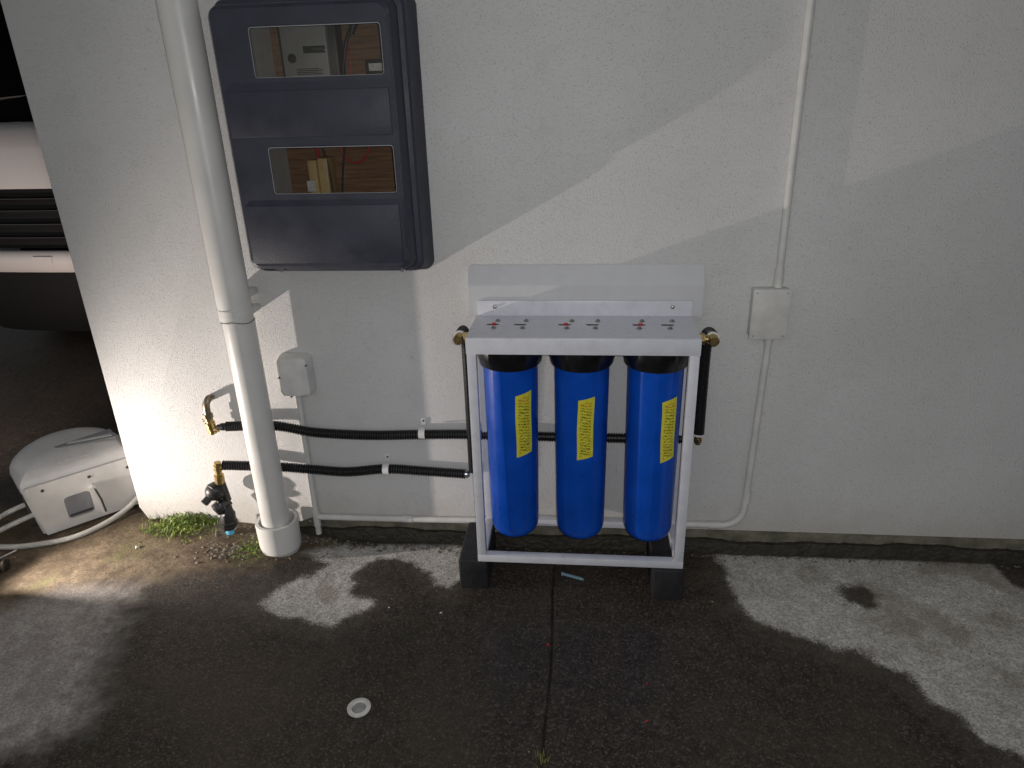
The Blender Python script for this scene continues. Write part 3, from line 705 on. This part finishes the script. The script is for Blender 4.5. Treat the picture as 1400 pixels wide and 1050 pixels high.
# ------------------------------------------------------------------ tap fittings at the left
tu = thing('tap_fitting', 'bronze elbow and brass coupling feeding the hose behind the housings', 'tap', (-1.23, -.05, .36))
e0 = W(289, 543, .0); e1 = W(285, 545, .034); e2 = W(282, 553, .044); e3 = W(284, 568, .045); e4 = W(287, 578, .045); e5 = W(291, 591, .045)
bm = BM(); sweep(bm, spline([(e0.x, -.001, e0.z), e1.lerp(e0, .3), e1, e2, e3], .008), .0115, 14); obj('elbow', bm, 'bronze', tu)
bm = BM(); a, b = e3, e4; lathe(bm, a, b-a, [(-.006, .0165), (.010, .0165), (.010, .013), (.02, .013)], 6); obj('dark_nut', bm, 'bronze', tu, smooth=20)
bm = BM(); d = (e5-e3); L = d.length; lathe(bm, e3, d, [(.010, .0125), (L*.4, .0125), (L*.4, .0165), (L*.72, .0165), (L*.72, .0135), (L+.004, .0135)], 16); obj('brass_body', bm, 'brass', tu, smooth=20)
bm = BM(); a = e5 + Vector((0, 0, .010)); cyl(bm, a, a + Vector((.022, 0, .003)), .0105, 14); obj('side_outlet', bm, 'brass', tu)
bm = BM(); a = e4 + Vector((-.012, 0, .01)); box(bm, a.x-.012, a.x+.004, a.y-.006, a.y+.006, a.z-.004, a.z+.004, .0015); obj('lever_stub', bm, 'bronze', tu)
tl = thing('valve_assembly', 'black plastic valve with brass tee and blue pipe stub near the ground', 'valve', (-1.25, -.06, -.03))
t0 = W(297, 632, .065); t1 = W(301, 660, .065); v1 = W(294, 672, .072); v2 = W(302, 692, .072); v3 = W(310, 714, .075); v4 = W(314, 731, .075)
bm = BM(); d = t1-t0; L = d.length; lathe(bm, t0, d, [(0, .0115), (.012, .0115), (.012, .0145), (.028, .0145), (.028, .0115), (L*.62, .0115), (L*.62, .0165), (L, .0165)], 14); obj('brass_tee', bm, 'brass', tl, smooth=20)
bm = BM(); a = t0.lerp(t1, .25); cyl(bm, a, a+Vector((.026, 0, .002)), .0105, 14); obj('side_outlet', bm, 'brass', tl)
bm = BM(); a = t1; cyl(bm, a + Vector((0, 0, .006)), a + Vector((.004, .01, -.075)), .0165, 16); obj('valve_stem', bm, 'valve_black', tl)
ax = Vector((-.42, -.62, -.42)).normalized(); bm = BM()
lathe(bm, v1 - ax*.012, ax, [(-.020, .020), (-.006, .0290), (.004, .0325), (.006, .0345), (.012, .0345), (.014, .0325), (.024, .0310), (.034, .0240), (.040, .0150), (.041, .0135), (.064, .0132), (.066, .0085), (.060, .0078)], 24); obj('round_cap', bm, 'valve_black', tl)
ax2 = Vector((-.55, -.66, -.30)).normalized(); bm = BM()
lathe(bm, v2 - ax2*.010, ax2, [(-.024, .018), (.0, .0235), (.006, .0255), (.010, .0255), (.012, .0238), (.030, .0228), (.034, .0200), (.035, .0145), (.030, .0125)], 24); obj('side_cap', bm, 'valve_black', tl)
bm = BM(); a = W(311, 700, .068); b = W(313, 721, .068); d = b-a; L = d.length
lathe(bm, a, d, [(-.034, .013), (-.008, .0185), (.002, .0240), (L*.5, .0260), (L*.55, .0300), (L*.85, .0300), (L, .0230)], 18, wob=lambda k: 1+.05*(k % 3 == 0)); obj('compression_nut', bm, 'valve_black', tl, smooth=25)
bm = BM(); cyl(bm, b + Vector((0, 0, .004)), Vector((b.x+.003, b.y, float(gz(b.x))-.03)), .0145, 16, .0135); obj('blue_stub', bm, 'blue_pipe', tl)

# ------------------------------------------------------------------ hose reel on the ground by the wall corner
U = Vector((.69, .72, 0)).normalized(); Vv = Vector((-U.y, U.x, 0)); O = Vector((-1.880, -.140, -.030))
rl = thing('hose_reel', 'white plastic hose reel housing lying on the ground behind the wall corner', 'hose reel', O + U*.17 + Vv*.15)
def dfoot(i, fl):
    P = [(-.006+i-fl, .012+i), (.330-i, .012+i)]
    cx, cy, r = .160, .170, .176-i
    n = 24
    for t in np.linspace(.02, PI-.02, n): P.append((cx+(r+fl*.5)*math.cos(t)-fl*.5, cy+(r+.010)*math.sin(t)))
    return P
bm = BM(); loops = []
for z, i, fl in ((.004, .012, 0), (.016, .0, 0), (.10, .0, .010), (.200, .0, .022), (.216, .004, .024), (.232, .014, .024), (.250, .034, .022), (.262, .056, .020), (.270, .080, .016), (.273, .100, .012)):
    loops.append([bm.verts.new(O + U*a + Vv*b + Vector((0, 0, z))) for a, b in dfoot(i, fl)])
for a, b in zip(loops, loops[1:]):
    for k in range(len(a)): bm.faces.new((a[k], a[(k+1) % len(a)], b[(k+1) % len(a)], b[k]))
bm.faces.new(loops[0][::-1]); bm.faces.new(loops[-1]); obj('shell', bm, 'reel_white', rl, smooth=50)
ha, hb, hz0, hz1 = .080, .165, .040, .130
to3 = lambda a, b, d: tuple(O + U*a + Vv*d + Vector((0, 0, b)))
out = [(.004, .010), (.326, .010), (.326, .196), (.30, .206), (-.016, .206), (-.020, .196)]
bm = BM(); holed_plate(bm, out, [rrect(ha, hb, hz0, hz1, .014, 4)], to3, .0115)
fp = obj('front_panel', bm, 'reel_white', rl, smooth=30)
bm = BM(); holed_plate(bm, rrect(ha-.004, hb+.004, hz0-.004, hz1+.004, .010, 4), [], lambda a, b, d: tuple(O + U*a + Vv*(.0104+d) + Vector((0, 0, b))), .001); obj('recess_floor', bm, 'reel_grey', fp)
bm = BM(); holed_plate(bm, [(ha+.006, hz0+.006), (hb-.006, hz0+.006), (hb-.006, hz0+.014), (ha+.006, hz0+.014)], [], lambda a, b, d: tuple(O + U*a + Vv*(.0060+d) + Vector((0, 0, b))), .004); obj('recess_rib', bm, 'reel_dark', fp)
# curved hose guide: pale outer arm with a dark toothed inner edge
arm = [(hb-.004, .148), (hb+.010, .152), (hb+.020, .142), (hb+.030, .095), (hb+.034, .036), (hb+.018, .034), (hb+.012, .090)]
bm = BM(); holed_plate(bm, arm, [], lambda a, b, d: tuple(O + U*a + Vv*(-.030+d) + Vector((0, 0, b))), .0295); hg = obj('hose_guide', bm, 'reel_white', fp)
slot = [(hb+.010, .146), (hb+.018, .138), (hb+.027, .095), (hb+.031, .040), (hb+.024, .040), (hb+.020, .094)]
bm = BM(); holed_plate(bm, slot, [], lambda a, b, d: tuple(O + U*a + Vv*(-.0325+d) + Vector((0, 0, b))), .0022); obj('guide_track', bm, 'reel_dark', hg)
bm = BM(); holed_plate(bm, [(.110, .132), (.118, .112), (.300, .060), (.300, .150)], [], lambda a, b, d: tuple(O + U*a + Vv*b + Vector((0, 0, .2755-d))), .003); obj('top_inlay', bm, 'reel_grey', rl)
bm = BM(); holed_plate(bm, [(.150, .122), (.290, .078), (.290, .098), (.160, .130)], [], lambda a, b, d: tuple(O + U*a + Vv*b + Vector((0, 0, .2775-d))), .002); obj('top_ridge', bm, 'reel_white', rl)
for a, b in ((.030, .182), (.175, .180), (.30, .17)):
    bm = BM(); lathe(bm, O + U*a + Vector((0, 0, b)) + Vv*.001, -Vv, [(0, .0060), (.003, .0055), (.0032, .003)], 10); obj('screw', bm, 'reel_dark', fp)
for a in (.02, .10, .17):
    bm = BM(); p0 = O + U*a + Vv*.034 + Vector((0, 0, .2495)); sweep(bm, [p0, p0 + U*.022 + Vv*.004, p0 + U*.040 + Vv*.018], .0016, 6); obj('moulding_line', bm, 'reel_white', rl)
bm = BM(); holed_plate(bm, rrect(.045, .150, .030, .165, .02, 4), [], lambda a, b, d: tuple(O + U*(-.028+d) + Vv*a + Vector((0, 0, b))), .012); obj('side_opening', bm, 'reel_dark', rl)

def hose_path(px, r): return [on_ground(*p) + Vector((0, 0, r)) for p in px]
r = .0095
bm = BM(); pts = hose_path([(-70, 738), (-30, 747), (8, 751), (50, 748), (100, 738), (140, 721)], r)
pts += [O + U*.245 + Vv*(-.040) + Vector((0, 0, .022)), O + U*.30 + Vv*(-.022) + Vector((0, 0, .045)), O + U*.345 + Vv*.03 + Vector((0, 0, .07)), O + U*.345 + Vv*.12 + Vector((0, 0, .06))]
sweep(bm, spline(pts, .012), r, 12); obj('garden_hose', bm, 'hose_white', base=pts[2], label='white garden hose curving along the ground in front of the hose reel', cat='hose')
for dz, end, lab in ((.120, (-60, 742), 'upper white hose leaving the dark side of the hose reel'), (.090, (-60, 758), 'lower white hose leaving the dark side of the hose reel')):
    p0 = O + U*(-.020) + Vv*(.075 if dz > .1 else .035) + Vector((0, 0, dz)); g = on_ground(*end) + Vector((0, 0, r)); 
    bm = BM(); sweep(bm, spline([p0 + U*.02, p0 - U*.05 + Vector((0, 0, -.010)), p0.lerp(g, .5)+Vector((0, 0, .0)), g], .012), .0088, 12)
    obj('garden_hose', bm, 'hose_white', base=g, label=lab, cat='hose')

# ------------------------------------------------------------------ work light standing just left of the view
wl = thing('work_light', 'black portable work light on a tube stand shining along the wall', 'work light', (LAMP.x-.04, LAMP.y, -.03))
bm = BM(); box(bm, LAMP.x-.060, LAMP.x-.014, LAMP.y-.06, LAMP.y+.06, LAMP.z-.05, LAMP.z+.05, .008); obj('lamp_housing', bm, 'valve_black', wl)
bm = BM(); box(bm, LAMP.x-.0138, LAMP.x-.0105, LAMP.y-.045, LAMP.y+.045, LAMP.z-.035, LAMP.z+.035, .001); obj('lens', bm, 'lamp_lens', wl)
for s in (-1, 1):
    bm = BM(); sweep(bm, spline([(LAMP.x-.04, LAMP.y+s*.066, LAMP.z), (LAMP.x-.04, LAMP.y+s*.07, .05), (LAMP.x-.05, LAMP.y+s*.08, -.018), (LAMP.x-.16, LAMP.y+s*.08, -.02)], .02), .008, 10); obj('stand_tube', bm, 'valve_black', wl)
bm = BM(); holed_plate(bm, [(LAMP.x-.012, LAMP.y-.016), (LAMP.x+.06, LAMP.y-.001), (LAMP.x+.06, LAMP.y+.002), (LAMP.x-.012, LAMP.y-.012)], [], lambda a, b, d: (a, b, LAMP.z-.05+d), .10); obj('added_beam_flap', bm, 'valve_black', wl)  # unseen flap added to cut the beam off the near ground
bm = BM(); a = LAMP + Vector((-.06, .070, .02)); d = Vector((-1.25, 2.1, .45)).normalized(); lathe(bm, a - d*.045, d, [(0, .02), (.006, .036), (.045, .040), (.047, .034), (.042, .032)], 20); obj('added_van_head', bm, 'valve_black', wl)  # added head that houses the extra beam on the van
# small black thing at the picture edge: a hand tool end
p = on_ground(4, 781); hb_ = thing('hose_nozzle', 'black hose nozzle lying on the ground beside the white hose', 'nozzle', p)
bm = BM(); a = p + Vector((-.09, -.03, .022)); b = p + Vector((.016, .010, .020)); d = b-a; L = d.length
lathe(bm, a, d, [(0, .012), (L*.5, .014), (L*.62, .021), (L*.9, .023), (L, .019)], 18); obj('nozzle_body', bm, 'valve_black', hb_)
bm = BM(); lathe(bm, b, d, [(-.012, .0245), (-.004, .0245)], 18); obj('orange_ring', bm, 'bronze', hb_)
bm = BM(); a2 = p + Vector((-.02, .02, .035)); cyl(bm, a2, a2 + Vector((.018, .055, -.005)), .0035, 8); obj('trigger', bm, 'steel', hb_)

# ------------------------------------------------------------------ weeds, gravel and litter
def blade(bm, p, h, lean, wdt, yaw):
    d = Vector((math.cos(yaw), math.sin(yaw), 0)); s = Vector((-d.y, d.x, 0)); prev = None
    for k in range(4):
        t = k/3; c = p + Vector((0, 0, h*t*(1-.25*t))) + d*(lean*t*t); ww = wdt*(1-t)**.6*(.6 if k == 0 else 1)
        cur = (bm.verts.new(c-s*ww), bm.verts.new(c+s*ww))
        if prev: bm.faces.new((prev[0], prev[1], cur[1], cur[0]))
        prev = cur
def leaf(bm, p, L, yaw, tilt):
    d = Vector((math.cos(yaw)*math.cos(tilt), math.sin(yaw)*math.cos(tilt), math.sin(tilt))); s = Vector((-math.sin(yaw), math.cos(yaw), 0))
    n = d.cross(s); a = bm.verts.new(p); m1 = bm.verts.new(p+d*L*.5+s*L*.3); m2 = bm.verts.new(p+d*L*.5-s*L*.3); c = bm.verts.new(p+d*L*.5-n*L*.08); e = bm.verts.new(p+d*L)
    for f in ((a, m1, c), (a, c, m2), (m1, e, c), (c, e, m2)): bm.faces.new(f)
def weed(px, spread, nleaf, nblade, label, hmax):
    c = on_ground(*px); t = thing('weed_clump', label, 'weed', c)
    bm = BM()
    for _ in range(nleaf):
        q = c + Vector((random.gauss(0, spread[0]), random.gauss(0, spread[1]), 0)); q.y = min(q.y, -.004)
        q.z = float(gz(q.x)) + random.random()**1.5*hmax*math.exp(-((q.x-c.x)/spread[0]/1.6)**2)
        leaf(bm, q, random.uniform(.006, .015), random.uniform(0, 2*PI), random.uniform(-.2, 1.0))
    if nleaf: obj('leaves', bm, 'leaf', t, smooth=0, kind='stuff')
    else: bm.free()
    bm = BM()
    for _ in range(nblade):
        q = c + Vector((random.gauss(0, spread[0]*1.1), random.gauss(0, spread[1]*1.3), 0)); q.y = min(q.y, -.004); q.z = float(gz(q.x))-.002
        blade(bm, q, random.uniform(.3, 1)*hmax*1.1, random.uniform(-.03, .03), random.uniform(.0008, .0020), random.uniform(0, 2*PI))
    obj('blades', bm, 'leaf_dry' if nleaf == 0 else 'leaf', t, smooth=0, kind='stuff')
weed((245, 722), (.055, .030), 620, 420, 'bright green weed clump at the foot of the wall beside the corner', .046)
weed((272, 713), (.045, .010), 320, 160, 'dark green weeds hugging the wall beside the black valve', .036)
weed((342, 752), (.028, .028), 110, 220, 'sparse yellow green moss beside the downpipe socket', .012)
weed((362, 738), (.012, .016), 20, 40, 'tiny green tuft touching the downpipe socket', .014)
weed((741, 1043), (.006, .012), 0, 26, 'thin grass sprout growing out of the slab joint', .030)
# loose gravel and broken concrete: nobody could count it
def pebble(bm, p, r):
    g = bmesh.ops.create_icosphere(bm, subdivisions=1, radius=r, matrix=Matrix.Translation(p) @ Matrix.Rotation(random.uniform(0, 6), 4, 'Z') @ Matrix.Diagonal((1, random.uniform(.6, 1), random.uniform(.4, .75), 1)))
    for v in g['verts']: v.co += Vector((random.uniform(-1, 1), random.uniform(-1, 1), random.uniform(-1, 1)))*r*.22
bm = BM()
for _ in range(230):
    q = on_ground(random.gauss(335, 45), random.gauss(752, 9)); pebble(bm, q + Vector((0, 0, -.001)), random.uniform(.003, .009))
for _ in range(260):
    x = random.uniform(-1.5, -.40); y = -abs(random.gauss(.012, .018))-.014; pebble(bm, Vector((x, y, float(gz(x))-.001)), random.uniform(.003, .009))
for _ in range(120):
    x = random.uniform(-.4, 1.7); y = -abs(random.gauss(.006, .010))-.014; pebble(bm, Vector((x, y, float(gz(x)))), random.uniform(.002, .006))
for _ in range(260):
    q = on_ground(random.uniform(-40, 1400), random.uniform(760, 1050)); pebble(bm, q, random.uniform(.0012, .0032))
obj('gravel', bm, 'stone', smooth=0, kind='stuff', label='loose gravel and broken concrete along the foot of the wall', cat='gravel')
# drain cap ring set in the slab
q = on_ground(491, 968); dc = thing('drain_cap', 'small round white cap set flush in the wet slab', 'cap', q)
bm = BM(); lathe(bm, q - Vector((0, 0, .004)), (0, 0, 1), [(0, .031), (.0075, .031), (.0085, .029), (.0085, .020), (.006, .018), (.002, .017)], 28); obj('rim', bm, 'shell_white', dc)
bm = BM(); lathe(bm, q - Vector((0, 0, .004)), (0, 0, 1), [(0, .0165), (.0055, .0165), (.0062, .013), (.0064, .003)], 20); obj('centre_plug', bm, 'drain_grey', dc)
# wall plug
q = on_ground(783, 790); bm = BM(); a = q + Vector((-.036, .012, .006)); b = q + Vector((.036, -.014, .006)); d = b-a; L = d.length
lathe(bm, a, d, [(0, .0065), (.004, .0068), (.005, .0045)] + [(.005+(L-.012)*k/12, .0045+.0011*(k % 2)) for k in range(1, 13)] + [(L, .0028)], 10)
obj('wall_plug', bm, 'plug_blue', base=q, label='blue grey plastic wall plug lying under the stand', cat='wall plug')
for (x, y), lab, m_, rr in (((749, 882), 'red plastic crumb beside the slab joint', 'red_button', .0042), ((885, 935), 'red plastic crumb on open slab in front of a rubber block', 'red_button', .0035), ((884, 986), 'red plastic crumb lying farthest out from the stand on wet slab', 'red_button', .0040),
                            ((188, 749), 'white shell chip lying near the weeds', 'shell_white', .0080), ((532, 831), 'pale chip of stone on the wet slab', 'shell_white', .0036), ((603, 838), 'pale sliver of stone on wet slab near the rubber block', 'shell_white', .0045), ((974, 823), 'round pale pebble beside the rubber block', 'stone', .0050)):
    q = on_ground(x, y); bm = BM(); pebble(bm, q + Vector((0, 0, rr*.35)), rr); obj('plastic_crumb' if m_ == 'red_button' else 'stone_chip', bm, m_, base=q, label=lab, cat='debris')

# roof added above the view to keep sky light off the van
cr_ = thing('added_sky_shade', 'flat dark roof on posts added out of view to shade the parked van', 'added_sky_shade', (-3.1, 4.0, -.03))
bm = BM(); box(bm, -4.6, XL-.01, .85, 7.4, 2.50, 2.62); obj('roof', bm, 'van_black', cr_, smooth=0)  # unseen slab that blocks the sky above the van
for y in (1.0, 4.1, 7.2):
    bm = BM(); box(bm, -4.58, -4.48, y, y+.1, -.05, 2.4995); obj('post', bm, 'pvc_old', cr_, smooth=0)

# ------------------------------------------------------------------ van parked behind the wall corner
VX, HWD = -2.86, .92; VG = -.03
vn = thing('van', 'white van with dark grille parked in the driveway behind the wall corner', 'van', (VX, 3.9, VG))
def vy(x): u = abs(x-VX)/HWD; return .05*u*u + .20*u**8
def sheet(prof, x0, x1, n=24, th=.03):
    """curved panel across the van front; prof = (y, z) points from below upward"""
    bm = BM(); xs = np.linspace(x0, x1, n); g0, g1 = [], []
    for x in xs:
        g0.append([bm.verts.new((x, y+vy(x), z)) for y, z in prof]); g1.append([bm.verts.new((x, y+vy(x)+th, z)) for y, z in prof])
    m = len(prof)
    for i in range(n-1):
        for k in range(m-1):
            bm.faces.new((g0[i][k], g0[i+1][k], g0[i+1][k+1], g0[i][k+1])); bm.faces.new((g1[i][k], g1[i][k+1], g1[i+1][k+1], g1[i+1][k]))
        bm.faces.new((g0[i][0], g1[i][0], g1[i+1][0], g0[i+1][0])); bm.faces.new((g0[i][-1], g0[i+1][-1], g1[i+1][-1], g1[i][-1]))
    for i in (0, n-1):
        for k in range(m-1): bm.faces.new((g0[i][k], g0[i][k+1], g1[i][k+1], g1[i][k]))
    return bm
xa, xb = VX-HWD+.02, VX+HWD-.02
obj('front_panel', sheet([(1.645, .955), (1.650, 1.0), (1.69, 1.15), (1.76, 1.25), (1.86, 1.292)], xa, xb), 'van_white', vn, smooth=50)
obj('windscreen', sheet([(1.88, 1.294), (2.0, 1.45), (2.45, 2.02)], xa+.05, xb-.05), 'van_glass', vn, smooth=50)
bp_ = obj('bumper', sheet([(1.610, .497), (1.590, .53), (1.592, .58), (1.625, .612)], xa, xb), 'van_white', vn, smooth=50)
obj('lower_bumper_and_shade', sheet([(1.74, .10), (1.70, .16), (1.66, .26), (1.64, .36), (1.63, .44), (1.625, .496)], xa+.01, xb-.01), 'van_black', vn, smooth=50)  # black bumper carried down low, standing in for the shadow under the van
gr = obj('grille', sheet([(1.72, .613), (1.72, .953)], VX-.80, VX+.80, 20), 'van_black', vn, smooth=50)
for z in (.68, .755, .83, .895):
    obj('slat_trim', sheet([(1.651, z+.0035), (1.653, z+.0065)], VX-.78, VX+.78, 20, .004), 'slat_chrome', gr, smooth=50)
    obj('slat', sheet([(1.662, z-.010), (1.655, z), (1.668, z+.012)], VX-.78, VX+.78, 20, .02), 'van_trim', gr, smooth=50)
for s in (-1, 1):
    bm = sheet([(1.655, .70), (1.645, .84), (1.668, .952)], *((VX-.88, VX-.80) if s < 0 else (VX+.80, VX+.88)), 6); obj('headlight', bm, 'lens', vn, smooth=50)
    bm = BM(); pr = [(1.86, 1.294), (2.50, 2.04), (2.62, 2.10), (6.2, 2.10), (6.3, .35), (1.92, .35)]; x = VX+s*HWD
    holed_plate(bm, pr, [], lambda a, b, d: (x - s*d, a, b), .04); sd = obj('side_panel', bm, 'van_white', vn, smooth=30)
    bm = BM(); holed_plate(bm, [(2.35, 1.35), (2.75, 1.90), (3.5, 1.90), (3.5, 1.35)], [], lambda a, b, d: (x + s*.004 - s*d, a, b), .003); obj('side_window', bm, 'van_glass', sd)
    for yw in (2.55, 5.3):
        wh = BM(); lathe(wh, (x - s*.22, yw, VG+.33), (s, 0, 0), [(0, .22), (.0, .31), (.02, .33), (.20, .33), (.225, .31), (.225, .22)], 32); wo = obj('wheel', wh, 'tyre', vn)
        bm = BM(); lathe(bm, (x - s*.20, yw, VG+.33), (s, 0, 0), [(0, .215), (.19, .215), (.17, .12), (.2, .05), (.2, .01)], 24); obj('rim', bm, 'rim', wo)
bm = BM(); box(bm, VX-HWD+.06, VX+HWD-.06, 2.62, 6.25, 2.075, 2.118, .02); obj('roof', bm, 'van_white', vn)
bm = BM(); box(bm, VX-HWD+.05, VX+HWD-.05, 1.80, 6.25, .22, .34); obj('underbody', bm, 'van_black', vn, smooth=0)
bm = BM(); box(bm, VX-HWD+.05, VX+HWD-.05, 6.24, 6.30, .36, 2.07); obj('rear_door', bm, 'van_white', vn, smooth=0)
obj('tow_cover', sheet([(1.588, .535), (1.585, .55), (1.586, .59)], -3.085, -2.97, 4, .012), 'van_white', bp_, smooth=30)
for x, d in ((-3.55, 1), (-2.75, 1)):
    bm = BM(); a = Vector((x, 1.93+vy(x), 1.40)); cyl(bm, a, a + Vector((.62*d, .03, .04)), .009, 8); obj('wiper', bm, 'slat_chrome', vn)
